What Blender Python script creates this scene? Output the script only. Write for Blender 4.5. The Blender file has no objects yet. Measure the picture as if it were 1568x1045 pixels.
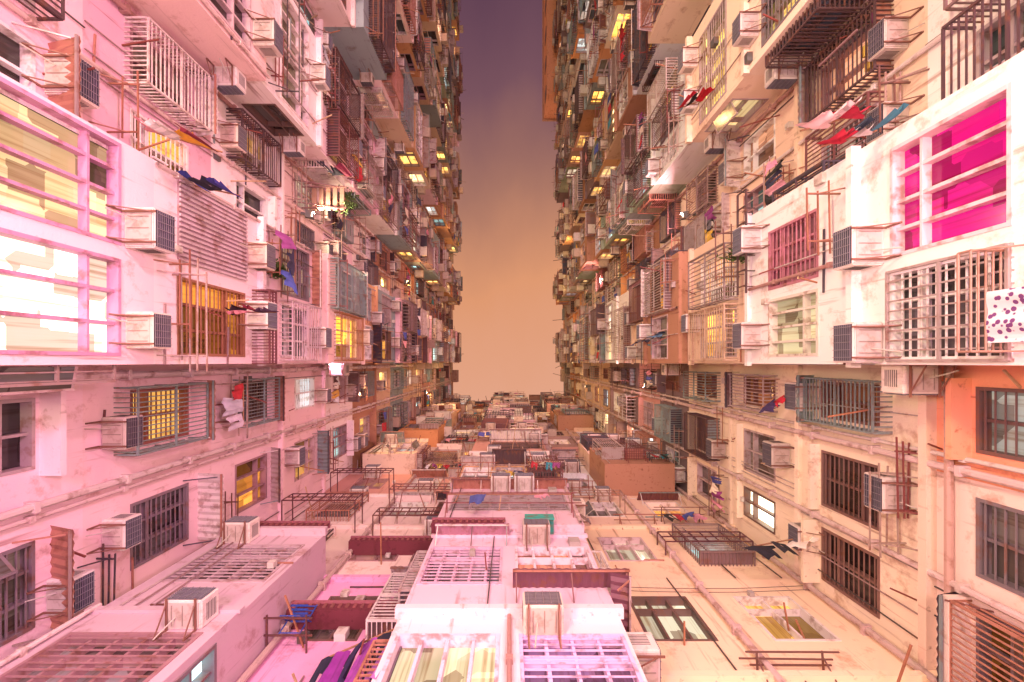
import bpy, math, random
from mathutils import Vector, Matrix
rng = random.Random(11)
R = rng.random
U = rng.uniform
C = rng.choice

# ------------------------------------------------------------------ materials
def new_mat(name):
    m = bpy.data.materials.new(name); m.use_nodes = True
    nt = m.node_tree; nt.nodes.clear()
    out = nt.nodes.new('ShaderNodeOutputMaterial')
    b = nt.nodes.new('ShaderNodeBsdfPrincipled')
    nt.links.new(b.outputs[0], out.inputs[0])
    return m, nt, b

def noise(nt, scale, detail=3, mapscale=None, rough=.6):
    tc = nt.nodes.new('ShaderNodeTexCoord')
    src = tc.outputs['Object']
    if mapscale:
        mp = nt.nodes.new('ShaderNodeMapping')
        nt.links.new(src, mp.inputs[0]); mp.inputs['Scale'].default_value = mapscale; src = mp.outputs[0]
    n = nt.nodes.new('ShaderNodeTexNoise')
    n.inputs['Scale'].default_value = scale
    n.inputs['Detail'].default_value = detail
    n.inputs['Roughness'].default_value = rough
    nt.links.new(src, n.inputs['Vector'])
    return n.outputs['Fac']

def ramp(nt, fac, stops, interp=None):
    r = nt.nodes.new('ShaderNodeValToRGB')
    el = r.color_ramp.elements
    if interp: r.color_ramp.interpolation = interp
    el[0].position = stops[0][0]; el[0].color = (*stops[0][1], 1)
    el[1].position = stops[-1][0]; el[1].color = (*stops[-1][1], 1)
    for p, c in stops[1:-1]:
        e = el.new(p); e.color = (*c, 1)
    nt.links.new(fac, r.inputs[0])
    return r.outputs[0]

def mix(nt, a, b, fac=1.0, mode='MULTIPLY'):
    m = nt.nodes.new('ShaderNodeMix'); m.data_type = 'RGBA'; m.blend_type = mode
    if isinstance(fac, float): m.inputs[0].default_value = fac
    else: nt.links.new(fac, m.inputs[0])
    for sock, v in ((m.inputs[6], a), (m.inputs[7], b)):
        if isinstance(v, tuple): sock.default_value = (*v, 1)
        else: nt.links.new(v, sock)
    return m.outputs[2]

def attr(nt):
    a = nt.nodes.new('ShaderNodeAttribute'); a.attribute_name = 'Col'
    return a

def bump(nt, b, fac, strength, dist=.02):
    bp = nt.nodes.new('ShaderNodeBump')
    bp.inputs['Strength'].default_value = strength
    bp.inputs['Distance'].default_value = dist
    nt.links.new(fac, bp.inputs['Height'])
    nt.links.new(bp.outputs[0], b.inputs['Normal'])

M = {}
m, nt, b = new_mat('plaster'); a = attr(nt)
c1 = ramp(nt, noise(nt, 2.2, 5, None, .7), [(.30, (.68, .56, .50)), (.44, (1, 1, 1)), (.8, (1, .99, .98))])
c2 = ramp(nt, noise(nt, 1.0, 4, (9, 9, .5)), [(.27, (.38, .27, .23)), (.40, (1, 1, 1)), (.8, (1, 1, 1))])
x = mix(nt, a.outputs['Color'], c1); x = mix(nt, x, c2, .75)
nt.links.new(x, b.inputs['Base Color']); b.inputs['Roughness'].default_value = .88
bump(nt, b, noise(nt, 26, 2), .25, .012); M['plaster'] = m
m, nt, b = new_mat('painted_metal'); a = attr(nt)
rust = ramp(nt, noise(nt, 5, 3), [(.52, (0, 0, 0)), (.66, (.6, .6, .6))])
x = mix(nt, a.outputs['Color'], (.20, .075, .035), rust, 'MIX')
nt.links.new(x, b.inputs['Base Color']); b.inputs['Roughness'].default_value = .55
M['metal'] = m
m, nt, b = new_mat('aged_plastic'); a = attr(nt)
oi = nt.nodes.new('ShaderNodeObjectInfo')
tint = ramp(nt, oi.outputs['Random'], [(0, (.95, .84, .72)), (.4, (.9, .9, .9)), (.7, (.66, .58, .53)), (1, (.98, .93, .91))])
d = ramp(nt, noise(nt, 7, 3, (1, 1, .5)), [(.3, (.5, .4, .33)), (.46, (1, 1, 1)), (1, (1, 1, 1))])
x = mix(nt, a.outputs['Color'], d, .6); x = mix(nt, x, tint)
nt.links.new(x, b.inputs['Base Color']); b.inputs['Roughness'].default_value = .55; M['plastic'] = m
m, nt, b = new_mat('fabric'); a = attr(nt)
x = mix(nt, a.outputs['Color'], ramp(nt, noise(nt, 6, 2), [(.3, (.7, .7, .7)), (.6, (1, 1, 1))]), .8)
nt.links.new(x, b.inputs['Base Color']); b.inputs['Roughness'].default_value = .95; M['fabric'] = m
# window pane: Col alpha = how brightly the room behind is lit, with a faint glow added to unlit panes; curtain folds and furniture silhouettes
m, nt, b = new_mat('window_pane'); a = attr(nt)
cur = ramp(nt, noise(nt, 1.0, 2, (16, 16, .6)), [(.32, (.62, .46, .36)), (.5, (1, .97, .92)), (.8, (1, 1, 1))])
tc = nt.nodes.new('ShaderNodeTexCoord'); vo = nt.nodes.new('ShaderNodeTexVoronoi'); vo.distance = 'CHEBYCHEV'; vo.inputs['Scale'].default_value = 2.6
nt.links.new(tc.outputs['Object'], vo.inputs['Vector'])
sp = nt.nodes.new('ShaderNodeSeparateColor'); nt.links.new(vo.outputs['Color'], sp.inputs[0])
blob = ramp(nt, sp.outputs[0], [(.0, (.36, .26, .24)), (.2, (.72, .66, .64)), (.36, (1, 1, 1)), (.8, (1, .92, .82))], 'CONSTANT')
x = mix(nt, a.outputs['Color'], cur, .9); x = mix(nt, x, blob, .8)
dk = mix(nt, x, (.35, .35, .35))
nt.links.new(dk, b.inputs['Base Color']); nt.links.new(x, b.inputs['Emission Color'])
nt.links.new(a.outputs['Alpha'], b.inputs['Emission Strength'])
b.inputs['Roughness'].default_value = .12; M['glass'] = m
m.cycles.emission_sampling = 'NONE'
m, nt, b = new_mat('paving')
g = ramp(nt, noise(nt, 3, 6), [(.3, (.10, .095, .09)), (.7, (.22, .20, .19))])
nt.links.new(g, b.inputs['Base Color']); b.inputs['Roughness'].default_value = .8; M['paving'] = m
m, nt, b = new_mat('leaf'); a = attr(nt)
nt.links.new(a.outputs['Color'], b.inputs['Base Color']); b.inputs['Roughness'].default_value = .6; M['leaf'] = m
m, nt, b = new_mat('polka_dot_cotton')
tc = nt.nodes.new('ShaderNodeTexCoord'); vo = nt.nodes.new('ShaderNodeTexVoronoi'); vo.inputs['Scale'].default_value = 17
nt.links.new(tc.outputs['Object'], vo.inputs['Vector'])
g = ramp(nt, vo.outputs['Distance'], [(.36, (.16, .05, .18)), (.42, (.72, .66, .70))])
nt.links.new(g, b.inputs['Base Color']); b.inputs['Roughness'].default_value = .95; M['polka'] = m
m, nt, b = new_mat('lamp_lens')
b.inputs['Emission Color'].default_value = (1, .75, .45, 1); b.inputs['Emission Strength'].default_value = 6
m.cycles.emission_sampling = 'NONE'
M['lens'] = m

# ------------------------------------------------------------------ builder
def link(ob, parent=None):
    bpy.context.scene.collection.objects.link(ob)
    if parent: ob.parent = parent
    return ob

def mesh_from_quads(name, quads, cols, mats, mids=None):
    vs = []; fs = []
    for q in quads:
        i = len(vs); vs.extend(q); fs.append(tuple(range(i, i + len(q))))
    me = bpy.data.meshes.new(name); me.from_pydata(vs, [], fs)
    ca = me.color_attributes.new('Col', 'FLOAT_COLOR', 'CORNER')
    flat = []
    for q, c in zip(quads, cols):
        cc = tuple(c) if len(c) == 4 else (c[0], c[1], c[2], 0.0)
        flat.extend(cc * len(q))
    ca.data.foreach_set('color', flat)
    for mm in mats: me.materials.append(mm)
    if mids: me.polygons.foreach_set('material_index', mids)
    me.update()
    return me

class Bld:
    def __init__(s, name): s.name = name; s.b = {}
    def add(s, key, pts, col):
        L = s.b.setdefault(key, ([], [])); L[0].append(pts); L[1].append(col)
    def finish(s):
        root = link(bpy.data.objects.new(s.name, None))
        for key, (q, c) in s.b.items():
            part, mat = key
            link(bpy.data.objects.new(part, mesh_from_quads(part, q, c, [M[mat]])), root)
        return root
    def finish_single(s):
        mats = []; q = []; c = []; mi = []
        for (part, mat), (qq, cc) in s.b.items():
            if M[mat] not in mats: mats.append(M[mat])
            i = mats.index(M[mat]); q += qq; c += cc; mi += [i] * len(qq)
        return link(bpy.data.objects.new(s.name, mesh_from_quads(s.name, q, c, mats, mi)))

WALL = ('walls', 'plaster'); LEDGE = ('ledges', 'plaster'); FRAME = ('window_frames', 'metal')
GLASS = ('window_panes', 'glass'); CAGE = ('security_grilles', 'metal'); AWN = ('awnings', 'metal')
PIPE = ('drain_pipes', 'metal'); ACF = ('upper_air_conditioners', 'plastic'); CLO = ('upper_laundry', 'fabric')
ROD = ('drying_rods', 'metal')

class Fr:
    def __init__(f, bld, O, sd, nd):
        f.bld = bld; f.O = O; f.sd = sd; f.nd = nd
    def P(f, s, z, n):
        return (f.O[0] + s * f.sd[0] + n * f.nd[0], f.O[1] + s * f.sd[1] + n * f.nd[1], f.O[2] + z)
    def off(f, s=0, n=0):
        p = f.P(s, 0, n); return Fr(f.bld, p, f.sd, f.nd)
    def side(f, s, n, sign):
        return Fr(f.bld, f.P(s, 0, n), f.nd, (f.sd[0] * sign, f.sd[1] * sign))
    def quad(f, key, pts, col):
        f.bld.add(key, [f.P(*p) for p in pts], col)
    def rect(f, key, s0, s1, z0, z1, n, col):
        f.quad(key, [(s0, z0, n), (s1, z0, n), (s1, z1, n), (s0, z1, n)], col)
    def box(f, key, s0, s1, z0, z1, n0, n1, col):
        e = rng.random() * .003
        s0 -= e; s1 += e; z0 -= e; z1 += e; n1 += e
        p = [f.P(s, z, n) for s in (s0, s1) for z in (z0, z1) for n in (n0, n1)]
        for q in ((0, 1, 3, 2), (4, 6, 7, 5), (0, 4, 5, 1), (2, 3, 7, 6), (0, 2, 6, 4), (1, 5, 7, 3)):
            f.bld.add(key, [p[i] for i in q], col)
    def bar(f, key, a, b, w, col, sides=4):
        tube(f.bld.add, key, Vector(f.P(*a)), Vector(f.P(*b)), w * .5 * (1.3 if sides == 4 else 1), col, sides)

def tube(add, key, a, b, r, col, sides=6):
    d = (b - a)
    if d.length < 1e-5: return
    d.normalize()
    u = d.cross(Vector((0, 0, 1)))
    if u.length < .05: u = Vector((1, 0, 0))
    u.normalize(); v = d.cross(u)
    ph = math.pi / sides
    ring = [u * math.cos(ph + 2 * math.pi * i / sides) * r + v * math.sin(ph + 2 * math.pi * i / sides) * r for i in range(sides)]
    for i in range(sides):
        j = (i + 1) % sides
        add(key, [tuple(a + ring[i]), tuple(a + ring[j]), tuple(b + ring[j]), tuple(b + ring[i])], col)
    if sides <= 4 or r > .03:
        add(key, [tuple(b + q) for q in ring], col); add(key, [tuple(a + q) for q in ring], col)

# ------------------------------------------------------------------ palettes
def jit(c, a=.06):
    k = 1 + U(-a, a)
    return tuple(max(.01, min(.92, x * k * (1 + U(-a, a) * .4))) for x in c[:3])
PALL = [(.84, .56, .62), (.84, .66, .68), (.80, .60, .68), (.84, .74, .74), (.70, .46, .54), (.82, .62, .58), (.84, .78, .77)]  # left walls: pink of the lamplight put partly into the paint
PALR = [(.84, .70, .52), (.84, .78, .68), (.78, .62, .46), (.82, .80, .76), (.74, .56, .42), (.68, .70, .70), (.84, .68, .54)]  # right walls: paint carries some of the warm cream light
PALB = [(.74, .52, .62), (.80, .66, .66), (.64, .46, .54), (.78, .64, .60), (.80, .72, .70)]  # end walls: mauve paint takes in some of the pink light
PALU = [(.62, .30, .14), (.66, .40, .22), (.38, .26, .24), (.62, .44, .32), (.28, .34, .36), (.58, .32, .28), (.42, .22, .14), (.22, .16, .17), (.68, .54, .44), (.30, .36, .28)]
METC = [(.42, .34, .33), (.16, .06, .06), (.30, .22, .21), (.08, .045, .05), (.62, .56, .53), (.20, .13, .13), (.40, .18, .13), (.20, .26, .26), (.06, .05, .07)]
FRC = [(.58, .44, .46), (.76, .70, .67), (.34, .20, .22), (.15, .09, .08), (.44, .35, .36), (.80, .76, .74), (.2, .16, .18)]
LIT = [(1, .56, .15), (1, .76, .38), (1, .42, .07), (.80, .94, 1), (1, .68, .28), (1, .52, .32), (.45, .85, .90), (1, .88, .66), (1, .50, .10), (1, .62, .15)]
DIM = [(.34, .26, .26), (.24, .22, .25), (.44, .34, .30), (.20, .26, .27), (.50, .40, .30), (.16, .12, .12), (.45, .36, .34)]
CLOTH = [(.05, .05, .10), (.7, .7, .72), (.55, .04, .06), (.08, .11, .4), (.75, .35, .45), (.05, .3, .4), (.7, .5, .1), (.03, .03, .03), (.35, .08, .3), (.75, .7, .6)]

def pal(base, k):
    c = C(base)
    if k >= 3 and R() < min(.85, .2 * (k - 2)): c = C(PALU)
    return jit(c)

# ------------------------------------------------------------------ parts
def cell(f, s0, s1, z0, z1, col, op=None, depth=.14):
    if not op:
        f.rect(WALL, s0, s1, z0, z1, 0, col); return
    a, b_, c, d = op
    f.rect(WALL, s0, s1, z0, c, 0, col); f.rect(WALL, s0, s1, d, z1, 0, col)
    f.rect(WALL, s0, a, c, d, 0, col); f.rect(WALL, b_, s1, c, d, 0, col)
    D = -depth
    f.quad(WALL, [(a, c, 0), (b_, c, 0), (b_, c, D), (a, c, D)], col)
    f.quad(WALL, [(a, d, 0), (b_, d, 0), (b_, d, D), (a, d, D)], col)
    f.quad(WALL, [(a, c, 0), (a, d, 0), (a, d, D), (a, c, D)], col)
    f.quad(WALL, [(b_, c, 0), (b_, d, 0), (b_, d, D), (b_, c, D)], col)

def window(f, a, b, c, d, near, glass=None, fcol=None, grill=None, nv=None, even=False, leaf=False):
    hero = glass is not None
    fcol = fcol or jit(C(FRC)); D = -.14
    if glass is None:
        if R() < (.48 if near else .6):
            g = C(LIT); e = U(.5, 1.5) if near else U(.8, 4.0)
            if R() < .09: e = 6.5
            glass = (*g, e)
        else:
            glass = (*jit(C(DIM), .2), .13 if near else .04)  # unlit pane, still given a faint emission
    nv = nv or max(2, round((b - a) / .4))
    tr = c + (d - c) * (.72 if R() < .7 else .3)
    w = (b - a) / nv
    for i in range(nv):
        for (z0, z1) in ((c, tr), (tr, d)):
            k = 1 if even else U(.6, 1.15)
            if not even and R() < .15: k *= .35
            p0, p1 = a + i * w, a + (i + 1) * w
            f.quad(GLASS, [(p0, z0, D), (p1, z0, D), (p1, z1, D), (p0, z1, D)],
                   (min(1, glass[0] * k), min(1, glass[1] * k), min(1, glass[2] * k), glass[3] * k))
    t = .04
    f.box(FRAME, a, b, c, c + t, D, .01, fcol); f.box(FRAME, a, b, d - t, d, D, .01, fcol)
    f.box(FRAME, a, a + t, c + t, d - t, D, .012, fcol); f.box(FRAME, b - t, b, c + t, d - t, D, .012, fcol)
    for i in range(1, nv):
        f.box(FRAME, a + i * w - t * .45, a + i * w + t * .45, c + t, d - t, D, -.035, fcol)
    f.box(FRAME, a + t, b - t, tr - t * .4, tr + t * .4, D, -.03, fcol)
    if near and grill is None: grill = R() < .4
    if grill:
        z = c + .1
        while z < d - .05:
            f.box(FRAME, a, b, z, z + .014, -.02, -.006, fcol); z += .11
    if near and (leaf or (not hero and R() < .25)):
        i = C([0, nv - 1]); s = a if i == 0 else b; sg = 1 if i == 0 else -1
        o = w * .8; an = U(.7, 1.4); q = (s + sg * o * math.cos(an), o * math.sin(an))
        for (z0, z1) in ((c + .05, c + .09), (tr - .07, tr - .03)):
            f.quad(FRAME, [(s, z0, .02), (q[0], z0, q[1]), (q[0], z1, q[1]), (s, z1, .02)], fcol)
        f.bar(FRAME, (q[0], c + .05, q[1]), (q[0], tr - .03, q[1]), .03, fcol)
        f.quad(GLASS, [(s, c + .09, .02), (q[0], c + .09, q[1]), (q[0], tr - .07, q[1]), (s, tr - .07, .02)], (.35, .32, .34, .1))  # open leaf: glass has a slight glow of its own

def cage(f, s0, s1, z0, z1, n1, near, col=None, tray=None, sp=None, roof=None):
    col = col or jit(C(METC)); sp = sp or (.075 if near else .15); w = .014 if near else .024
    t = .026
    for z in (z0, z1, (z0 + z1) / 2):
        f.box(CAGE, s0, s1, z - t / 2, z + t / 2, n1 - t, n1, col)
        for s in (s0, s1):
            f.box(CAGE, s - t / 2, s + t / 2, z - t / 2, z + t / 2, .0, n1 - t, col)
    for s in (s0, s1): f.box(CAGE, s - t / 2, s + t / 2, z0, z1, n1 - t, n1 + .004, col)
    if R() < .55:
        s = s0 + sp
        while s < s1 - .02:
            f.box(CAGE, s - w / 2, s + w / 2, z0, z1, n1 - w * 1.6, n1 - w * .6, col); s += sp
        for ss in (s0, s1):
            n = sp
            while n < n1: f.box(CAGE, ss - w / 2, ss + w / 2, z0, z1, n, n + w, col); n += sp * 1.3
    else:
        z = z0 + sp
        while z < z1 - .02:
            f.box(CAGE, s0, s1, z - w / 2, z + w / 2, n1 - w * 1.6, n1 - w * .6, col)
            for ss in (s0, s1): f.box(CAGE, ss - w / 2, ss + w / 2, z - w / 2, z + w / 2, 0, n1 - w, col)
            z += sp * 1.2
    s = s0 + sp
    while s < s1 - .02:
        f.box(CAGE, s - w / 2, s + w / 2, z0 - w, z0, 0.0, n1, col); s += sp
    if tray if tray is not None else R() < .35:
        f.box(CAGE, s0 + .03, s1 - .03, z0 + .02, z0 + .035, .02, n1 - .04, jit(C(METC)))
        if near:
            for _ in range(rng.randint(1, 4)):
                cc = U(s0 + .12, s1 - .12); q = U(.04, .09)
                f.box(ROD, cc - q, cc + q, z0 + .04, z0 + .04 + U(.1, .3), .05, max(.1, min(n1 - .06, .05 + 2 * q)), jit(C(CLOTH + [(.2, .3, .15)])))
    if roof if roof is not None else R() < .4: awning(f, s0 - .05, s1 + .05, z1 + .14, n1 + .1, .1, near)

def awning(f, s0, s1, z, depth, drop, near, col=None):
    col = col or jit(C(METC + [(.65, .58, .56), (.5, .4, .4)])); p = .06 if near else .2
    k = max(2, int((s1 - s0) / p)); p = (s1 - s0) / k
    for i in range(k):
        a0 = (0, .022)[i % 2]; a1 = (0, .022)[(i + 1) % 2]
        s = s0 + i * p
        f.quad(AWN, [(s, z + a0, .0), (s + p, z + a1, .0), (s + p, z - drop + a1, depth), (s, z - drop + a0, depth)], col)
    f.box(AWN, s0, s1, z - drop - .03, z - drop - .005, depth - .035, depth - .01, jit(C(METC)))
    n = max(2, int((s1 - s0) / .7) + 1)
    for i in range(n):
        s = s0 + .05 + (s1 - s0 - .1) * i / (n - 1)
        f.bar(AWN, (s, z - .3 - drop, .0), (s, z - drop - .03, depth * .85), .02, jit(C(METC)))

def rods(f, s0, s1, z, depth, n=3, col=None, near=True):
    col = col or jit(C([(.20, .05, .05), (.15, .07, .06), (.35, .25, .22), (.3, .12, .08), (.05, .04, .05)]))
    for s in (s0, s1):
        f.bar(ROD, (s, z, 0), (s, z + U(-.02, .05), depth), .024, col)
        f.bar(ROD, (s, z - .3, 0), (s, z, depth * .7), .018, col)
    for i in range(n):
        q = depth * (i + 1) / n
        f.bar(ROD, (s0 - U(.02, .25), z + .01, q), (s1 + U(.02, .25), z + U(-.02, .03), q), .02, col)

def pole(f, s, z, l, ds=0, dz=.05, col=None):
    f.bar(ROD, (s, z, 0), (s + ds, z + dz, l), .024, col or jit(C([(.35, .15, .08), (.2, .05, .04), (.45, .3, .18)])))

def pipe(f, s, z0, z1, n=.09, r=.055, col=None, near=True):
    col = col or jit(C([(.60, .46, .44), (.48, .36, .34), (.66, .56, .54), (.36, .2, .18)]))
    f.bar(PIPE, (s, z0, n), (s, z1, n), r * 2, col, 8 if near else 5)
    z = z0 + .4
    while z < z1:
        f.box(PIPE, s - r * 1.3, s + r * 1.3, z - .03, z + .03, 0, n + r * 1.15, jit(col)); z += 1.37

def far_ac(f, s, z):
    c = jit(C([(.75, .68, .6), (.6, .52, .46), (.8, .76, .7)]))
    f.box(ACF, s - .25, s + .25, z, z + .34, 0, .4, c)
    f.rect(ACF, s - .2, s + .2, z + .04, z + .30, .41, (.05, .04, .05))
    for i in range(4): f.box(ACF, s - .2, s + .2, z + .07 + i * .06, z + .085 + i * .06, .405, .42, c)

def far_cloth(f, s0, s1, z, n):
    s = s0
    while s < s1 - .1:
        w = U(.2, .38); h = U(.3, .7); c = jit(C(CLOTH), .2)
        f.quad(CLO, [(s, z, n), (s + w, z, n + U(-.05, .05)), (s + w * U(.85, 1.1), z - h, n + U(-.1, .1)), (s, z - h * U(.9, 1.1), n + U(-.1, .1))], c)
        s += w + U(.02, .15)

# ------------------------------------------------------------------ air conditioner (shared mesh)
def make_ac():
    import bmesh
    bm = bmesh.new()
    bmesh.ops.create_cube(bm, size=1)
    for v in bm.verts: v.co = Vector((v.co.x * .64, (v.co.y + .5) * .54, (v.co.z) * .42))
    bmesh.ops.bevel(bm, geom=bm.edges[:], offset=.02, segments=2, affect='EDGES')
    quads = [[tuple(v.co) for v in f.verts] for f in bm.faces]; bm.free()
    cols = [(.82, .80, .78)] * len(quads); mids = [0] * len(quads)
    def bx(x0, x1, y0, y1, z0, z1, c, mi=0):
        p = [(x, y, z) for x in (x0, x1) for y in (y0, y1) for z in (z0, z1)]
        for q in ((0, 1, 3, 2), (4, 6, 7, 5), (0, 4, 5, 1), (2, 3, 7, 6), (0, 2, 6, 4), (1, 5, 7, 3)):
            quads.append([p[i] for i in q]); cols.append(c); mids.append(mi)
    bx(-.29, .29, .541, .547, -.18, .18, (.03, .03, .06))
    for i in range(9): bx(-.29, .29, .549, .562, -.165 + i * .040, -.156 + i * .040, (.22, .22, .27))
    for i in range(5): bx(-.25 + i * .12, -.242 + i * .12, .563, .570, -.18, .18, (.3, .3, .34))
    for sx in (-1, 1):
        for i in range(7):
            x = sx * .3215; bx(min(x, x + sx * .004), max(x, x + sx * .004), .1, .42, -.1 + i * .035, -.088 + i * .035, (.12, .11, .11))
    bx(-.28, .28, .05, .5, -.226, -.213, (.62, .56, .54))
    for i in range(3): bx(-.2 + i * .18, -.185 + i * .18, .08, .46, -.234, -.227, (.35, .3, .28))
    for sx in (-.24, .24):
        bx(sx - .015, sx + .015, 0, .6, -.258, -.236, (.25, .12, .09)); bx(sx - .015, sx + .015, 0.0, .03, -.5, -.259, (.25, .12, .09))
        add = lambda k, p, c: (quads.append(p), cols.append(c), mids.append(0))
        tube(add, None, Vector((sx, .02, -.5)), Vector((sx, .5, -.25)), .012, (.25, .12, .09), 4)
    tube(add, None, Vector((.1, .25, -.23)), Vector((.16, .1, -.6)), .012, (.6, .58, .54), 5)
    S = (.76, .68, .84)
    quads = [[(p[0] * S[0], p[1] * S[1], p[2] * S[2]) for p in q] for q in quads]
    return mesh_from_quads('air_conditioner_mesh', quads, cols, [M['plastic']], mids)
AC = make_ac()
def put_ac(f, s, z, big=1.0):
    p = f.P(s, z + .2, 0)
    if p[2] > 23 or -p[1] > p[2] * 1.05 + 3: far_ac(f, s, z); return
    ob = bpy.data.objects.new('air_conditioner', AC)
    y = Vector((f.nd[0], f.nd[1], 0)); x_ = y.cross(Vector((0, 0, 1)))
    m = Matrix((x_, y, Vector((0, 0, 1)))).transposed().to_4x4()
    ob.matrix_world = Matrix.Translation(p) @ m @ Matrix.Scale(big * U(.92, 1.1), 4)
    link(ob)

# ------------------------------------------------------------------ laundry
def laundry(a, b, items, seed=0, drop=1.0, wide=1.0):
    import bmesh
    rr = random.Random(seed); a = Vector(a); b = Vector(b)
    q = []; c = []; mi = []
    add = lambda k, p, col: (q.append(p), c.append(col), mi.append(k))
    tube(add, 1, a, b, .013, (.3, .15, .08), 6)
    d = b - a; L = d.length; d.normalize(); nrm = d.cross(Vector((0, 0, 1))).normalized()
    n = len(items)
    for i, (kind, col) in enumerate(items):
        ctr = a + d * (L * (i + .5) / n)
        h = {'shirt': .5, 'trousers': .75, 'towel': .55, 'dress': .8, 'sheet': 1.0}[kind] * drop * rr.uniform(.85, 1.1)
        W = min(.17, L / n * .55) * wide; ph = rr.uniform(0, 6); lean = rr.uniform(-.08, .08); tw = rr.uniform(-.5, .5)
        dd = (d + nrm * tw).normalized(); nn = dd.cross(Vector((0, 0, 1))).normalized()
        def wf(t):
            if kind == 'shirt': return W * (1.7 - t * .6) if t < .26 else W * 1.0
            if kind == 'dress': return W * (.8 if t < .3 else .7 + t * .6)
            if kind == 'trousers': return W * (.85 + .1 * t)
            if kind == 'sheet': return W * 1.7
            return W
        def pt(u, t):
            amp = .006 + .025 * t
            return tuple(ctr + dd * (u * wf(t) * (1 - .12 * t) + lean * t) - Vector((0, 0, 1)) * (t * h + .04 * u * u) +
                         nn * (math.sin(u * 4.2 + ph + t * 1.5) * amp + .3 * amp * math.sin(u * 11 + ph * 2) + .06 * t * t * math.sin(ph * 2)))
        NU, NT = 16, 12
        for iu in range(NU):
            for it in range(NT):
                u0 = -1 + 2 * iu / NU; u1 = -1 + 2 * (iu + 1) / NU; t0 = it / NT; t1 = (it + 1) / NT
                if kind == 'trousers' and t0 > .3 and iu in (7, 8): continue
                k = 1
                if kind in ('towel', 'sheet') and int(it / 2) % 2 == 0 and i % 2: k = .7
                add(0, [pt(u0, t0), pt(u1, t0), pt(u1, t1), pt(u0, t1)], tuple(min(.9, x * k) for x in col))
    me = mesh_from_quads('hanging_laundry_mesh', q, c, [M['fabric'], M['metal']], mi)
    bm = bmesh.new(); bm.from_mesh(me); bmesh.ops.remove_doubles(bm, verts=bm.verts, dist=.0005); bm.to_mesh(me); bm.free()
    for p in me.polygons: p.use_smooth = True
    return link(bpy.data.objects.new('hanging_laundry', me))

def potted_plant(p, r=.3, seed=1, h=.5):
    rr = random.Random(seed); B = Bld('potted_plant'); p = Vector(p)
    for i in range(12):
        a0, a1 = 2 * math.pi * i / 12, 2 * math.pi * (i + 1) / 12
        lo, hi = .07, .11
        B.add(('pot', 'plastic'), [tuple(p + Vector((math.cos(a) * q, math.sin(a) * q, z))) for a, q, z in ((a0, lo, 0), (a1, lo, 0), (a1, hi, .22), (a0, hi, .22))], (.30, .12, .07))
        B.add(('pot', 'plastic'), [tuple(p + Vector((math.cos(a0) * lo, math.sin(a0) * lo, 0))), tuple(p + Vector((math.cos(a1) * lo, math.sin(a1) * lo, 0))), tuple(p)], (.28, .11, .06))
    for s in range(12):
        a = rr.uniform(0, 6.28); tip = p + Vector((math.cos(a) * r * rr.uniform(.5, 1), math.sin(a) * r * rr.uniform(.5, 1), .22 + h * rr.uniform(.2, 1) - .2 * (s % 3)))
        base = p + Vector((0, 0, .2)); tube(B.add, ('stems', 'leaf'), base, tip, .006, (.08, .10, .03), 4)
        for j in range(24):
            t = rr.uniform(.3, 1.1); c = base.lerp(tip, t) + Vector([rr.gauss(0, .05) for _ in range(3)])
            u = Vector([rr.gauss(0, 1) for _ in range(3)]).normalized(); v = u.orthogonal().normalized()
            l, w = rr.uniform(.04, .08), rr.uniform(.015, .03); g = rr.uniform(.3, 1.2)
            B.add(('leaves', 'leaf'), [tuple(c - u * l), tuple(c + v * w), tuple(c + u * l), tuple(c - v * w)], (.07 * g, .13 * g, .025 * g))
    return B.finish_single()

# ------------------------------------------------------------------ floor generators
FH = 2.75
def clutter(G, s0, s1, zb, near):
    for _ in range(rng.randint(4, 8) if near else 5):
        t = R(); s = U(s0 + .05, s1 - .05); z = U(zb + .05, zb + 2.6)
        if t < .3: pole(G, s, z, U(.12, .5), U(-.2, .2), U(-.05, .1))
        elif t < .55:
            G.bar(PIPE, (s, z, .02), (min(s1, s + U(.3, 1.1)), z + U(-.03, .03), .02), .025, jit(C(METC)))
        elif t < .75:
            q = U(.04, .1); G.box(PIPE, s - q, s + q, z, z + q * 2.4, .001, U(.05, .12), jit(C([(.4, .35, .33), (.6, .55, .5), (.1, .1, .1)])))
        else:
            G.bar(PIPE, (s, zb, .03), (s + U(-.05, .05), zb + FH, .03), .018, jit(C([(.06, .05, .05), (.5, .42, .4), (.3, .2, .2)])))
    if R() < (.5 if near else .35):   # short bracket rack of thin rods under the slab
        s = U(s0 + .1, max(s0 + .2, s1 - .9)); rods(G, s, min(s1, s + U(.5, .9)), zb + U(.1, .4), U(.25, .5), rng.randint(2, 3))

def extras(G, s0, s1, c, d, near, dens=1.0, allow=True):
    r = R()
    if r < .5 * dens: cage(G, s0 - .06, s1 + .06, c - U(.05, .35), d + U(0, .1), U(.18, .42), near)
    elif r < .74 * dens: awning(G, s0 - .12, s1 + .12, d + U(.16, .28), U(.25, .55), U(.06, .2), near)
    if R() < .6 * dens:
        z = c - U(.1, .5); dp = U(.3, .6); rods(G, s0, s1, z, dp, rng.randint(2, 4), near=near)
        if R() < (.38 if near else .55):
            if near:
                y = U(.5, 1) * dp; laundry(G.P(s0, z + .02, y), G.P(s1, z + .02, y), [(C(['shirt', 'trousers', 'towel', 'dress']), jit(C(CLOTH), .2)) for _ in range(rng.randint(2, 5))], rng.randint(0, 999), .7)
            else: far_cloth(G, s0, s1, z, dp * .8)
    if R() < .4: pole(G, U(s0, s1), c - .15, U(.4, .9), U(-.3, .3))
    if R() < .25: pole(G, U(s0, s1), d + .2, U(.4, .8), U(-.3, .3))

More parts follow.
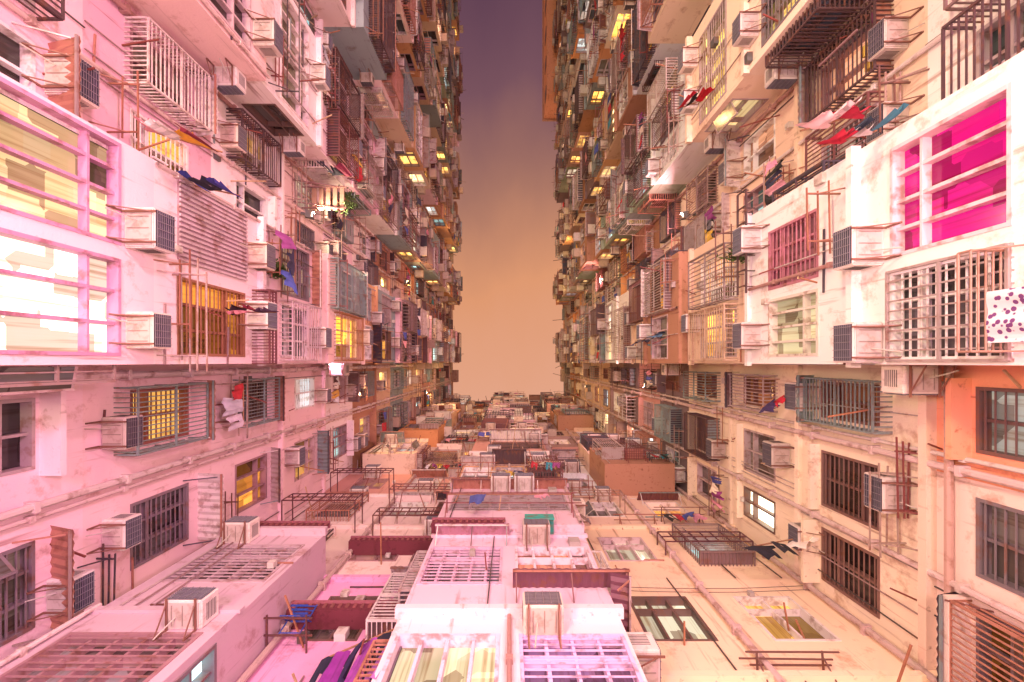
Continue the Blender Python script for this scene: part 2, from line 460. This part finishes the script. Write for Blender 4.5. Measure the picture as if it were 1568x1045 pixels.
def bay(F, s0, s1, zb, k, nb, base, o=None, fh=FH):
    o = o or {}
    zt = zb + fh; near = zb < 19 and (-F.P((s0 + s1) / 2, 0, 0)[1] < zb * 1.0 + 4)
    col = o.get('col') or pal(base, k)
    G = F.off(n=nb)
    wins = o.get('wins')
    if wins is None:
        t = R()
        w = s1 - s0
        if t < .5: wins = [(s0 + .12, s0 + w * .47), (s0 + w * .53, s1 - .12)]
        elif t < .7: wins = [(s0 + .15, s1 - .15)]
        elif t < .85: wins = [(s0 + .1, s0 + w * .31), (s0 + w * .36, s0 + w * .64), (s0 + w * .7, s1 - .1)]
        elif t < .93: wins = [(s0 + w * .25, s1 - .2)]
        else: wins = [(s0 + .2, s0 + w * .6)]
    c, d = zb + .8, zb + 2.2
    if 'cd' in o: c, d = zb + o['cd'][0], zb + o['cd'][1]
    elif R() < .25: c = zb + .45
    cuts = [s0] + [(wins[i][1] + wins[i + 1][0]) / 2 for i in range(len(wins) - 1)] + [s1]
    for i, w in enumerate(wins):
        cell(G, cuts[i], cuts[i + 1], zb, zt, col, (w[0], w[1], c, d))
        kw = w[2] if len(w) > 2 else {}
        window(G, w[0], w[1], c, d, near, **{x: y for x, y in kw.items() if x in ('glass', 'fcol', 'grill', 'nv', 'even')})
        if 'ex' in kw: kw['ex'](G, w[0], w[1], c, d)
        elif not o.get('plain'): extras(G, w[0], w[1], c, d, near)
    if not (o.get('plain') and k == 0): clutter(G, s0, s1, zb, near)
    for s, sg in ((s1, 1), (s0, -1)):
        H = F.side(s, 0, sg)
        if nb > .75 and R() < .6:
            cell(H, 0, nb, zb, zt, col, (.14, nb - .12, c, d)); window(H, .14, nb - .12, c, d, near, nv=2)
            if near and R() < .4: cage(H, .1, nb - .08, c, d, .22, near, roof=False)
        else: cell(H, 0, nb, zb, zt, col)
        if R() < .3 and sg == 1: put_ac(H, nb * .5, zb + 2.25)
    F.quad(WALL, [(s0, zb + .001, 0), (s1, zb + .001, 0), (s1, zb + .001, nb), (s0, zb + .001, nb)], col)
    F.quad(WALL, [(s0, zt - .002, 0), (s1, zt - .002, 0), (s1, zt - .002, nb), (s0, zt - .002, nb)], col)
    if R() < .7 or o.get('ledge'):
        e = U(.04, .15); F.box(LEDGE, s0 - .04, s1 + .04, zt - .12, zt - .02, nb + .001, nb + e, jit(col))
    acs = o.get('acs')
    if acs is None: acs = [U(s0 + .4, (s0 + s1) / 2 - .2)] * (R() < .75) + [U((s0 + s1) / 2 + .2, s1 - .35)] * (R() < .75)
    for s in acs: put_ac(G, s, zb + 2.24)
    if near and R() < .5: pipe(G, C([s0 + .06, s1 - .07, (s0 + s1) / 2]), zb, zt, .05, .03)

def recess(F, s0, s1, zb, k, base, cols=None, o=None, fh=FH):
    o = o or {}; zt = zb + fh; near = zb < 19 and (-F.P((s0 + s1) / 2, 0, 0)[1] < zb * 1.0 + 4)
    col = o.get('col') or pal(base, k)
    if cols is None:
        w = s1 - s0
        cols = [(s0 + w * .12, s0 + w * .44), (s0 + w * .58, s0 + w * .88)] if w > 2 else [(s0 + w * .2, s0 + w * .8)]
    c, d = zb + .8, zb + 2.1
    cuts = [s0] + [(cols[i][1] + cols[i + 1][0]) / 2 for i in range(len(cols) - 1)] + [s1]
    for i, w in enumerate(cols):
        cell(F, cuts[i], cuts[i + 1], zb, zt, col, (w[0], w[1], c, d))
        kw = w[2] if len(w) > 2 else {}
        window(F, w[0], w[1], c, d, near, **{x: y for x, y in kw.items() if x in ('glass', 'fcol', 'grill', 'nv', 'even')})
        if 'ex' in kw: kw['ex'](F, w[0], w[1], c, d)
        elif not o.get('plain'): extras(F, w[0], w[1], c, d, near, o.get('dens', .9))
        if R() < o.get('acp', .65):
            z = C([zb + 2.2, zb + .25]); put_ac(F, C([w[0] + .3, w[1] - .3]), z)
        if R() < .5: F.box(LEDGE, w[0] - .1, w[1] + .1, d + .06, d + .13, 0.001, U(.12, .3), jit(col))
    if not o.get('plain'): clutter(F, s0, s1, zb, near)
    if R() < .35: F.box(LEDGE, s0, s1, zt - .1, zt, .001, U(.04, .12), jit(col))

def wires(F, s0, s1, z, n, k=3):
    for _ in range(k):
        zz = z + U(-.5, .5); a = None
        for i in range(9):
            t = i / 8; p = (s0 + (s1 - s0) * t, zz - .12 * math.sin(math.pi * t) * U(.9, 1.1), n)
            if a: F.bar(PIPE, a, p, .009, (.12, .09, .09))
            a = p

NF = 15
def build_wing(name, F, base, slab0, side):
    L = F
    bays = [(-2.85, 0.03)]
    s = -5.65
    while s > -46:
        w = U(2.5, 3.0); bays.append((s - w, s)); s -= w + U(1.8, 2.9)
    for k in range(NF):
        zb = slab0 + k * FH
        for i, (a, b_) in enumerate(bays):
            nb = 1.0 + U(-.12, .12) + (U(.15, .4) if (R() < .16 and k > 1) else 0)
            if i == 0 and k < 3: nb = 1.0
            bay(L, a, b_, zb, k, nb, base, HERO.get((side, i, k)))
            if i + 1 < len(bays):
                nxt = bays[i + 1][1]
                recess(L, nxt, a, zb, k, base, [(nxt + .5, a - .5)] if a - nxt < 2.4 else None)
    for i in range(len(bays) - 1):
        a = bays[i][0]; bnx = bays[i + 1][1]
        pipe(L, a - .16, -1.6, slab0 + NF * FH + .3, r=.06); pipe(L, bnx + .2, -1.6, slab0 + NF * FH, r=.045, n=.08)
        if i < 3: pipe(L, (a + bnx) / 2, -1.6, slab0 + NF * FH, r=.035, n=.06)
    return bays

HERO = {}
leftB = Bld('left_apartment_block'); LF = Fr(leftB, (-6.0, 0, 0), (0, 1), (1, 0))
rightB = Bld('right_apartment_block'); RF = Fr(rightB, (5.7, 0, 0), (0, 1), (-1, 0))
endB = Bld('end_apartment_block'); BF = Fr(endB, (0, 4.2, 0), (1, 0), (0, -1))

noex = lambda *a: None
def cgr(col, n=.3, tray=False, roof=False, sp=.1): return lambda G, a, b, c, d: cage(G, a - .05, b + .05, c - .05, d + .05, n, True, col, tray, sp, roof)
pinkf = (.55, .28, .44)
HERO[('L', 0, 0)] = dict(col=(.86, .66, .70), cd=(.72, 2.2), acs=[-1.75, -.42], plain=True,
    wins=[(-2.8, -1.5, dict(glass=(1, .82, .46, 1.1), fcol=pinkf, nv=4, grill=False, even=False, ex=noex)),
          (-1.32, -.08, dict(glass=(1, .93, .78, 1.9), fcol=pinkf, nv=3, grill=False, even=True, ex=noex))])
def louvre(G, a, b, c, d):
    G.box(FRAME, a, b, c, d, .002, .03, (.34, .23, .27))
    s = a + .03
    while s < b: G.box(FRAME, s, s + .035, c, d, .032, .055, (.55, .44, .47)); s += .075
HERO[('L', 0, 1)] = dict(col=(.86, .72, .74), acs=[-2.05, -.9], plain=True,
    wins=[(-2.8, -1.55, dict(glass=(.5, .4, .42, .2), ex=louvre)),
          (-1.3, -.1, dict(glass=(1, .40, .06, .9), fcol=(.32, .14, .08), nv=3, grill=True, ex=lambda G, a, b, c, d: (rods(G, a, b, c - .1, .5, 4), cage(G, a - .1, b + .12, d + .25, d + .5, .35, True, (.14, .04, .05), False, .06, False))))])
HERO[('L', 0, 2)] = dict(col=(.78, .58, .62), plain=False,
    wins=[(-2.7, -1.5, dict(glass=(.75, .55, .38, .5), grill=True)), (-1.3, -.1, dict(glass=(.25, .22, .25, .15), fcol=(.82, .72, .74), ex=cgr((.6, .48, .5), .3)))])
HERO[('L', 0, 3)] = dict(wins=[(-2.7, -1.5), (-1.3, -.1, dict(glass=(1, .52, .06, 3.6), ex=cgr((.3, .13, .06), .2)))])
mag = (.80, .012, .30)
def ladder(G, a, b, c, d):
    cc = (.07, .04, .04)
    for z in (d + .3, d + .62): G.bar(CAGE, (a - .9, z, .25), (b, z, .25), .035, cc)
    s = a - .9
    while s <= b: G.bar(CAGE, (s, d + .3, .25), (s, d + .62, .25), .025, cc); G.bar(CAGE, (s, d + .46, 0), (s, d + .46, .25), .02, cc); s += .3
HERO[('R', 0, 0)] = dict(col=(.84, .80, .76), cd=(.80, 2.16), acs=[-1.48, -.25], plain=True,
    wins=[(-2.62, -1.28, dict(glass=(*mag, .62), fcol=(.80, .56, .60), nv=4, grill=False, even=True, ex=noex)),
          (-1.1, -.02, dict(glass=(.26, .20, .22, .18), fcol=(.82, .78, .76), nv=3, grill=True, ex=lambda G, a, b, c, d: cage(G, a, b, c, d, .06, True, (.34, .27, .26), False, .12, False)))])
HERO[('R', 0, 1)] = dict(col=(.84, .82, .80), cd=(.72, 2.05), acs=[-2.3, -.5], plain=True,
    wins=[(-2.35, -1.3, dict(glass=(.65, .26, .30, .4), fcol=(.46, .18, .24), nv=3, grill=True, ex=ladder)),
          (-1.12, -.1, dict(glass=(.80, .76, .46, .65), fcol=(.66, .62, .54), nv=4, grill=False, ex=noex))])
HERO[('R', 0, 2)] = dict(wins=[(-2.4, -1.35, dict(glass=(.9, .45, .2, .9), ex=cgr((.25, .2, .2), .3))), (-1.15, -.1, dict(glass=(1, .54, .11, 1.9), ex=cgr((.5, .36, .26), .3)))])
HERO[('R', 1, 1)] = dict(col=(.84, .70, .56), wins=[(-8.0, -7.1), (-6.9, -5.8, dict(glass=(1, .78, .24, 1.5), ex=noex))])
HERO[('R', 1, 2)] = dict(col=(.84, .68, .52), wins=[(-7.9, -5.8, dict(glass=(1, .76, .20, 1.6), nv=5, ex=noex))])

SL, SR, SB = 3.65, 3.45, 3.3
bl = build_wing('left', LF, PALL, SL, 'L')
br = build_wing('right', RF, PALR, SR, 'R')
for k in range(NF):
    zb = SL + k * FH
    lc = [(.45, 1.35), (2.25, 3.35)]
    o = dict(acp=.9, dens=.85)
    if k < 4: o['col'] = jit((.84, .62, .66))
    if k == 1: lc = [(.45, 1.35, dict(glass=(1, .58, .14, .9), fcol=(.3, .1, .08), grill=True)), (2.25, 3.3, dict(glass=(.3, .22, .26, .1)))]
    recess(LF, .03, 4.2, zb, k, PALL, lc, o)
    zb = SR + k * FH
    if k == 0:
        recess(RF, .03, 1.45, zb, k, PALR, [(.3, 1.1, dict(glass=(.6, .68, .62, .4), ex=noex))], dict(col=(.84, .36, .22), acp=0))
        recess(RF, 1.45, 4.2, zb, k, PALR, [(1.65, 2.6, dict(glass=(.5, .4, .35, .2))), (3.0, 3.9)], dict(col=(.82, .66, .58), acp=1, dens=.5))
    else:
        rc = [(.35, 1.0, dict(glass=(.6, .22, .10, .35), fcol=(.22, .1, .08))), (1.6, 2.6), (3.0, 3.95)]
        if k == 2: rc[2] = (3.0, 3.7, dict(glass=(1, .92, .7, 5), ex=noex))
        if k in (1, 3): rc[1] = (1.6, 2.6, dict(glass=(.16, .11, .10, .05), fcol=(.18, .10, .09), grill=True))
        if k == 1: rc[2] = (3.0, 3.95, dict(glass=(.16, .11, .10, .05), fcol=(.22, .12, .10), grill=True, ex=noex))
        recess(RF, .03, 4.2, zb, k, PALR, rc, dict(dens=.5, acp=.75, col=jit((.84, .71, .56), .03) if k < 4 else None))
pipe(LF, .2, -1.6, 45, r=.06); pipe(LF, 1.8, -1.6, 45, r=.05); pipe(LF, 1.95, -1.6, 45, r=.03, n=.06)
pipe(RF, 1.35, -1.6, 45, r=.05); pipe(RF, 2.8, -1.6, 45, r=.045); pipe(RF, 1.2, -1.6, 45, r=.03, n=.06)
RF.box(LEDGE, .05, 4.15, SR + 2.62, SR + 2.74, .001, .14, (.80, .60, .48))
RF.bar(PIPE, (.05, SR + 2.35, .1), (4.1, SR + 2.35, .1), .1, (.5, .32, .27), 8)

# ------------------------------------------------------------------ END block (Y = 4.2)
for k in range(NF):
    zb = SB + k * FH
    ob = None
    if k == 0:
        ob = dict(col=(.80, .66, .70), cd=(.8, 2.3), plain=True, acs=[.42],
            wins=[(-1.38, -.12, dict(glass=(.85, .86, .55, .8), fcol=(.74, .60, .72), nv=4, ex=noex)), (.12, 1.4, dict(glass=(.45, .26, .58, .3), fcol=(.74, .50, .74), nv=4, ex=noex))])
    if k == 1:
        ob = dict(col=(.72, .52, .62), cd=(.8, 2.2), plain=True, acs=[.5],
            wins=[(-1.4, -.12, dict(glass=(.5, .36, .46, .4), fcol=(.64, .44, .58), nv=5, ex=noex)), (.1, 1.4, dict(glass=(.8, .30, .18, .6), fcol=(.74, .60, .68), nv=4, ex=noex))])
    bay(BF, -1.45, 1.45, zb, k, .85 + (U(-.1, .25) if k > 1 else 0), PALB, ob)
    if k <= 1 or (k > 3 and R() < .6):
        o = dict(col=(.60, .45, .52)) if k <= 1 else None
        if k == 0: o.update(plain=True, acs=[-4.0], wins=[(-5.3, -3.7, dict(glass=(.5, .36, .42, .3), nv=5, grill=True, ex=noex))])
        if k == 1: o.update(plain=True, acs=[-5.0], wins=[(-5.3, -3.7, dict(glass=(.36, .26, .30, .15), fcol=(.5, .38, .42), nv=5, grill=True, ex=noex))])
        bay(BF, -5.5, -3.55, zb, k, .8 + U(-.08, .15), PALB, o)
        recess(BF, -5.99, -5.5, zb, k, PALB, [(-5.9, -5.6)], dict(plain=True, acp=0))
        recess(BF, -3.55, -1.45, zb, k, PALB, [(-3.2, -2.3), (-2.05, -1.6)], dict(acp=.3, dens=.6, col=(.74, .36, .58) if k < 3 else None))
    else:
        recess(BF, -5.99, -1.45, zb, k, PALB, [(-5.3, -4.3), (-3.4, -2.4), (-2.1, -1.65)], dict(dens=.9))
    if k > 3 and R() < .55:
        bay(BF, 3.0, 5.2, zb, k, .8 + U(-.1, .2), PALR)
        recess(BF, 1.45, 3.0, zb, k, PALR); recess(BF, 5.2, 5.69, zb, k, PALR, [(5.3, 5.6)], dict(plain=True, acp=0))
    else:
        recess(BF, 1.45, 5.69, zb, k, PALR, [(2.1, 3.15, dict(glass=(.85, .88, .66, .8), ex=noex) if k < 3 else {}), (4.0, 5.0)], dict(dens=.6, col=jit((.84, .66, .46), .04) if k < 3 else None, acp=.3))
mar = (.14, .025, .04)
def trough(s0, s1, z, n0, n1, h=.3):
    BF.box(LEDGE, s0, s1, z, z + .06, n0, n1, jit(mar)); BF.box(LEDGE, s0, s1, z + .06, z + h, n1 - .06, n1 - .001, jit(mar))
    s = s0 + .05
    while s < s1: BF.box(LEDGE, s, s + .05, z + .07, z + h - .02, n1, n1 + .02, jit((.22, .07, .07), .15)); s += .12
    BF.box(LEDGE, s0 - .02, s1 + .02, z + h, z + h + .05, n1 - .1, n1 + .03, jit((.3, .1, .13)))
trough(-3.5, -1.5, 7.15, 0, .3, .2); trough(-5.6, -3.6, 8.85, .8, 1.0, .2); trough(-1.5, -.1, 8.75, .9, 1.1, .2); trough(-3.5, -1.5, 9.9, 0, .3, .2)
BG = BF.off(n=.85)
awning(BG, .05, 1.75, 6.75, .34, .12, True, (.16, .06, .09)); awning(BG, -1.4, 0, 8.7, .3, .1, True, (.4, .2, .27))
H = BF.side(1.45, 0, 1); awning(H, 0, 1.2, 6.5, .26, .12, True, (.16, .06, .09))
BG.box(AWN, .3, .85, 8.72, 8.84, .001, .4, (.03, .38, .31)); BG.box(AWN, .3, .85, 8.60, 8.715, .37, .4, (.03, .38, .31))
for (s0, s1, z, n) in ((-5.6, -3.8, 11.2, .8), (-3.3, -1.7, 11.0, .5), (-3.4, -1.6, 12.9, .6), (1.6, 3.2, 12.6, .5), (3.4, 5.3, 9.9, .3), (-5.5, -3.7, 14.0, .8), (-1.4, 1.4, 11.7, 1.1)):
    c_ = jit(C([(.10, .03, .04), (.2, .08, .08), (.3, .18, .14)]))
    for dz in (0, .28, .56): BF.bar(CAGE, (s0, z + dz, n), (s1, z + dz, n), .026, c_)
    s = s0
    while s <= s1 + .01: BF.bar(CAGE, (s, z, n), (s, z + .56, n), .022, c_); s += (s1 - s0) / 8
    for s in (s0, s1):
        BF.bar(CAGE, (s, z, 0), (s, z, n), .026, c_); BF.bar(CAGE, (s, z + .56, 0), (s, z + .56, n), .026, c_)
for s in (-3.45, -1.6, 1.6, 3.5, 5.5): pipe(BF, s, -1.6, 45, r=.05)
wires(BF, 1.5, 5.6, 8.5, .06, 2)

# cores, ground-floor shop fronts, roofs
TOP = NF * FH
for F, s0, s1, sl, dep in ((LF, -48, 15, SL, 11), (RF, -48, 15, SR, 11), (BF, -5.6, 5.3, SB, 10.8)):
    F.box(WALL, s0, s1, -1.6, sl + TOP - .05, -dep, -.4, (.5, .44, .40))
    F.box(LEDGE, s0, s1, sl + TOP, sl + TOP + .25, -dep, .25, (.5, .42, .36))
    F.rect(WALL, max(s0, -48), min(s1, 4.2) if F is not BF else s1, -1.6, sl, 0, (.62, .55, .5))
    s = max(s0, -46) + .4
    lim = 3.5 if F is not BF else 5
    while s + 2.2 < lim:
        F.box(('shop_shutters', 'metal'), s, s + 2.0, -1.6, 1.2, .003, .05, jit((.45, .45, .46)))
        z = -1.5
        while z < 1.1: F.box(('shop_shutters', 'metal'), s + .02, s + 1.98, z, z + .04, .055, .08, (.5, .5, .5)); z += .12
        F.box(('shop_signs', 'metal'), s, s + 2.0, 1.4, 2.1, .003, .16, jit(C([(.6, .1, .1), (.1, .3, .5), (.7, .6, .2), (.2, .5, .3)])))
        s += 2.7
    s = max(s0, -46)
    while s < lim:
        w = U(.8, 3); h = U(.2, 1.1)
        F.box(LEDGE, s, s + w - .05, sl + TOP + .26, sl + TOP + .26 + h, U(-.3, .0), U(.2, .5), jit(C(PALU)))
        if R() < .6:
            q = U(0, w); l = U(.3, 1.3); F.bar(ROD, (s + q, sl + TOP + .5, .2), (s + q + U(-.5, .5), sl + TOP + 1, .2 + l), .05, (.2, .13, .1))
        if R() < .25: F.box(LEDGE, s, s + 1.2, sl + TOP + .3, sl + TOP + 1.6, .1, U(.5, .95), jit(C(PALU)))
        s += w
leftB.finish(); rightB.finish(); endB.finish()
tw = Bld('rooftop_stair_tower'); TF = Fr(tw, (5.7, 0, 0), (0, 1), (-1, 0))
TF.box(WALL, -46, -26.5, 45.0, 49.5, -6, 1.95, (.72, .36, .20))
for k in range(6): TF.box(FRAME, -28 - 3 * k, -27 - 3 * k, 46, 47.5, 1.95, 2.0, (.15, .1, .1))
TF.box(LEDGE, -46.2, -26.3, 49.5, 49.7, -6.2, 2.1, (.5, .3, .2))
tw.finish()

# ------------------------------------------------------------------ hero laundry and balcony objects
laundry((-5.0, -3.25, 6.45), (-4.1, -3.0, 6.5), [('shirt', (.7, .3, .35)), ('towel', (.8, .75, .7)), ('shirt', (.8, .42, .04)), ('trousers', (.2, .02, .04))], 3, .8)
laundry((-4.9, -2.75, 7.1), (-4.2, -2.6, 7.1), [('shirt', (.03, .04, .25)), ('trousers', (.03, .03, .06)), ('shirt', (.05, .05, .3))], 4, .9)
laundry((-4.9, -.9, 8.2), (-4.2, -.9, 8.2), [('shirt', (.05, .03, .05)), ('towel', (.6, .2, .25)), ('trousers', (.25, .02, .05)), ('shirt', (.1, .05, .1))], 5, .8)
laundry((-4.9, -5.1, 12.3), (-4.2, -5.0, 12.3), [('trousers', (.03, .02, .06)), ('shirt', (.02, .02, .04)), ('dress', (.3, .04, .1))], 6)
laundry((4.6, -3.3, 6.1), (3.9, -3.1, 6.1), [('shirt', (.6, .03, .08)), ('towel', (.8, .6, .6)), ('shirt', (.8, .55, .55))], 7, .7)
laundry((4.6, -2.9, 5.7), (3.9, -2.7, 5.7), [('trousers', (.06, .22, .3)), ('shirt', (.75, .7, .7)), ('trousers', (.03, .05, .08)), ('shirt', (.5, .02, .05))], 8, .6)
laundry((5.6, 3.3, 8.6), (4.5, 3.5, 8.6), [('shirt', (.8, .74, .68)), ('trousers', (.03, .03, .04)), ('shirt', (.02, .02, .03))], 9, .8)
laundry((-2.4, 3.85, 5.9), (-1.35, 3.4, 5.9), [('trousers', (.02, .02, .05)), ('dress', (.26, .03, .3)), ('shirt', (.03, .02, .08)), ('dress', (.35, .07, .4)), ('trousers', (.02, .02, .04)), ('dress', (.4, .15, .45))], 10, 1.3, 1.2)
laundry((4.5, -6.1, 10.6), (3.9, -5.9, 10.6), [('dress', (.55, .01, .03)), ('shirt', (.02, .02, .02)), ('dress', (.6, .02, .05))], 12, .8)
laundry((4.5, -.9, 13.6), (3.6, -.5, 13.6), [('shirt', (.03, .05, .12)), ('trousers', (.1, .2, .35)), ('shirt', (.03, .03, .05)), ('towel', (.1, .1, .2))], 13, 1.1)
laundry((5.5, .6, 8.9), (4.9, .9, 8.9), [('towel', (.6, .02, .05)), ('shirt', (.6, .03, .06)), ('shirt', (.05, .03, .1))], 14, .5)
potted_plant((-4.85, -4.75, 13.2), .35, 1, .6)
sh = Bld('bracket_shelf'); SF = Fr(sh, (-6, 0, 0), (0, 1), (1, 0))
for i in range(5): SF.box(ROD, -5.1, -4.4, 13.15, 13.19, .3 + i * .2, .42 + i * .2, (.4, .25, .18))
for s in (-5.05, -4.45): SF.bar(ROD, (s, 13.12, 0), (s, 13.12, 1.3), .035, (.2, .1, .1)); SF.bar(ROD, (s, 12.6, 0), (s, 13.1, 1.1), .03, (.2, .1, .1))
sh.finish_single()
for x_, y_, z_, s_ in ((-4.9, -2.0, 9.3, 3), (4.55, -2.2, 8.6, 4)): potted_plant((x_, y_, z_), .22, s_, .4)
# tubular clothes airer with a spotted cloth, lower right bay
ar = Bld('clothes_airer'); AF = Fr(ar, (4.7, 0, 0), (0, 1), (-1, 0)); ac_ = (.35, .20, .15)
for i in range(5):
    n = .08 + i * .07; AF.bar(ROD, (-1.05, 4.28, n), (-.1, 4.28, n), .02, ac_, 6)
for s in (-1.05, -.1):
    AF.bar(ROD, (s, 4.28, 0), (s, 4.28, .36), .028, ac_, 6); AF.bar(ROD, (s, 4.0, 0), (s, 4.28, .36), .02, ac_, 6); AF.bar(ROD, (s, 4.28, .36), (s, 4.4, .36), .024, ac_, 6)
AF.bar(ROD, (-1.05, 4.4, .36), (-.1, 4.4, .36), .028, ac_, 6)
for i in range(14):
    for j in range(8):
        def cp(u, v): return (-.66 + u * .48, 4.27 - v * .55, .22 + .03 * math.sin(u * 12) * (.3 + v))
        AF.quad(('cloth', 'polka'), [cp(i / 14, j / 8), cp((i + 1) / 14, j / 8), cp((i + 1) / 14, (j + 1) / 8), cp(i / 14, (j + 1) / 8)], (1, 1, 1))
ar.finish_single()
# blue folding chair left hanging on a small rack of the end block
ch = Bld('folding_chair'); CF = Fr(ch, (-3.35, 3.95, 6.6), (1, 0), (0, -1)); bl_ = (.02, .07, .35)
for s in (0, .3):
    CF.bar(ROD, (s, 0, 0), (s, .62, .1), .02, bl_, 6); CF.bar(ROD, (s, 0, .25), (s, .4, -.04), .02, bl_, 6)
for z in (.36, .48, .6): CF.bar(ROD, (0, z, .06 + z * .05), (.3, z, .06 + z * .05), .02, bl_, 6)
for i in range(5): CF.bar(ROD, (.02, .34, .0 + i * .06), (.28, .34, .0 + i * .06), .024, bl_)
CF.bar(ROD, (0, .04, .0), (.3, .04, .0), .018, bl_, 6); CF.bar(ROD, (0, .04, .25), (.3, .04, .25), .018, bl_, 6)
for s in (-.15, .42): CF.bar(ROD, (s, -.03, -.25), (s, -.03, .3), .024, (.1, .04, .04))
for n in (0, .25): CF.bar(ROD, (-.2, -.02, n), (.5, -.02, n), .024, (.1, .04, .04))
ch.finish_single()

# ------------------------------------------------------------------ ground
me = mesh_from_quads('ground', [[(-400, -400, -1.6), (400, -400, -1.6), (400, 400, -1.6), (-400, 400, -1.6)]], [(1, 1, 1)], [M['paving']])
link(bpy.data.objects.new('ground', me))

# ------------------------------------------------------------------ lamps
def flood(name, pos, target, power, col, size=.8):
    q = []; c = []; mi = []
    def bx(x0, x1, y0, y1, z0, z1, cc, m_=0):
        p = [(x, y, z) for x in (x0, x1) for y in (y0, y1) for z in (z0, z1)]
        for f in ((0, 1, 3, 2), (4, 6, 7, 5), (0, 4, 5, 1), (2, 3, 7, 6), (0, 2, 6, 4), (1, 5, 7, 3)):
            q.append([p[i] for i in f]); c.append(cc); mi.append(m_)
    h = size / 2
    bx(-h, h, -h, h, .05, .2, (.1, .1, .1)); bx(-h, -h + .03, -h, h, -.02, .05, (.1, .1, .1)); bx(h - .03, h, -h, h, -.02, .05, (.1, .1, .1))
    bx(-.03, .03, -.03, .03, .2, .5, (.1, .1, .1)); bx(-h + .04, h - .04, -h + .04, h - .04, .03, .045, (1, 1, 1), 1)
    ob = bpy.data.objects.new(name, mesh_from_quads(name, q, c, [M['metal'], M['lens']], mi))
    d = Vector(target) - Vector(pos)
    ob.matrix_world = Matrix.Translation(pos) @ d.to_track_quat('-Z', 'Y').to_matrix().to_4x4()
    link(ob)
    li = bpy.data.lights.new(name + '_light', 'AREA'); li.energy = power; li.color = col; li.size = size * .9; li.shape = 'SQUARE'
    lo = bpy.data.objects.new('lamp', li); link(lo, ob); lo.location = (0, 0, 0)
PK = (1, .47, .64); WM = (1, .77, .52); MG = (1, .28, .78); OR = (1, .54, .20)
flood('flood_lamp', (3.6, -1, -1.2), (-5, -1, 6.5), 520, PK, 1.1)
flood('flood_lamp', (-3.6, -1, -1.2), (5, -1, 6.5), 530, WM, 1.1)
flood('flood_lamp', (-2.2, -2, -1.2), (-2.5, 4, 7), 330, MG, .8)
flood('flood_lamp', (2.5, -2, -1.2), (3, 4, 7), 200, WM, .8)
for y, p in ((-7, 1000), (-16, 1200), (-28, 1600)):
    flood('flood_lamp', (3.4, y, -1.2), (-5, y, 12), p, PK, 1.1)
    flood('flood_lamp', (-3.4, y, -1.2), (5, y, 12), p, WM, 1.1)
for (y, z) in ((-4.2, 13), (1.2, 17), (-11, 18), (-4.4, 25), (-18, 28), (2, 31), (-9, 36)):  # lamps added to brighten the upper floors, beyond the few visible ones
    flood('wall_fill_lamp', (-5.6, y, z), (5, y + 1, z + 3), 330, OR if z > 15 else WM, .2)
    flood('wall_fill_lamp', (5.3, y - .3, z + 1), (-5, y, z + 4), 320, (1, .44, .46) if z < 26 else OR, .2)
flood('wall_fill_lamp', (-5.5, 0, 14), (-1, 4, 19), 170, (1, .45, .7), .2); flood('wall_fill_lamp', (5.2, -.4, 20), (1, 4, 27), 260, OR, .2)  # both added to brighten the upper end block

# ------------------------------------------------------------------ dusk sky
W = bpy.data.worlds.new('World'); bpy.context.scene.world = W; W.use_nodes = True
nt = W.node_tree; nt.nodes.clear()
out = nt.nodes.new('ShaderNodeOutputWorld'); bg = nt.nodes.new('ShaderNodeBackground')
tc = nt.nodes.new('ShaderNodeTexCoord'); sx = nt.nodes.new('ShaderNodeSeparateXYZ')
nt.links.new(tc.outputs['Generated'], sx.inputs[0])
mp = nt.nodes.new('ShaderNodeMapping'); mp.inputs['Scale'].default_value = (2.2, 1.2, 1); mp.inputs['Rotation'].default_value = (0, 0, .6)
nt.links.new(tc.outputs['Generated'], mp.inputs[0])
ns = nt.nodes.new('ShaderNodeTexNoise'); ns.inputs['Scale'].default_value = 2.6; ns.inputs['Detail'].default_value = 4
nt.links.new(mp.outputs[0], ns.inputs['Vector'])
m1 = nt.nodes.new('ShaderNodeMath'); m1.operation = 'MULTIPLY_ADD'; m1.inputs[1].default_value = .2
nt.links.new(ns.outputs['Fac'], m1.inputs[0]); nt.links.new(sx.outputs['Y'], m1.inputs[2])
mr = nt.nodes.new('ShaderNodeMapRange'); mr.inputs[1].default_value = -.58; mr.inputs[2].default_value = .2
nt.links.new(m1.outputs[0], mr.inputs[0])
g = ramp(nt, mr.outputs[0], [(0.0, (.115, .050, .085)), (.20, (.19, .085, .11)), (.42, (.40, .18, .13)), (.66, (.74, .32, .165)), (1, (.78, .38, .25))])
nis = nt.nodes.new('ShaderNodeTexSky'); nis.sky_type = 'NISHITA'; nis.sun_disc = False
nis.sun_elevation = math.radians(2); nis.sun_rotation = math.radians(180)
ad = mix(nt, g, nis.outputs[0], .002, 'ADD')
nt.links.new(ad, bg.inputs[0]); bg.inputs[1].default_value = 1.0
nt.links.new(bg.outputs[0], out.inputs[0])

# ------------------------------------------------------------------ camera (looking straight up)
cam = bpy.data.cameras.new('camera'); co = bpy.data.objects.new('camera', cam); link(co)
cam.lens = 16; cam.sensor_width = 36; cam.clip_end = 1500; cam.clip_start = .05
co.rotation_euler = (math.pi, 0, 0); cam.shift_x = .0026; cam.shift_y = .0207
sc = bpy.context.scene; sc.camera = co
sc.view_settings.view_transform = 'Standard'; sc.view_settings.look = 'None'; sc.view_settings.exposure = 0
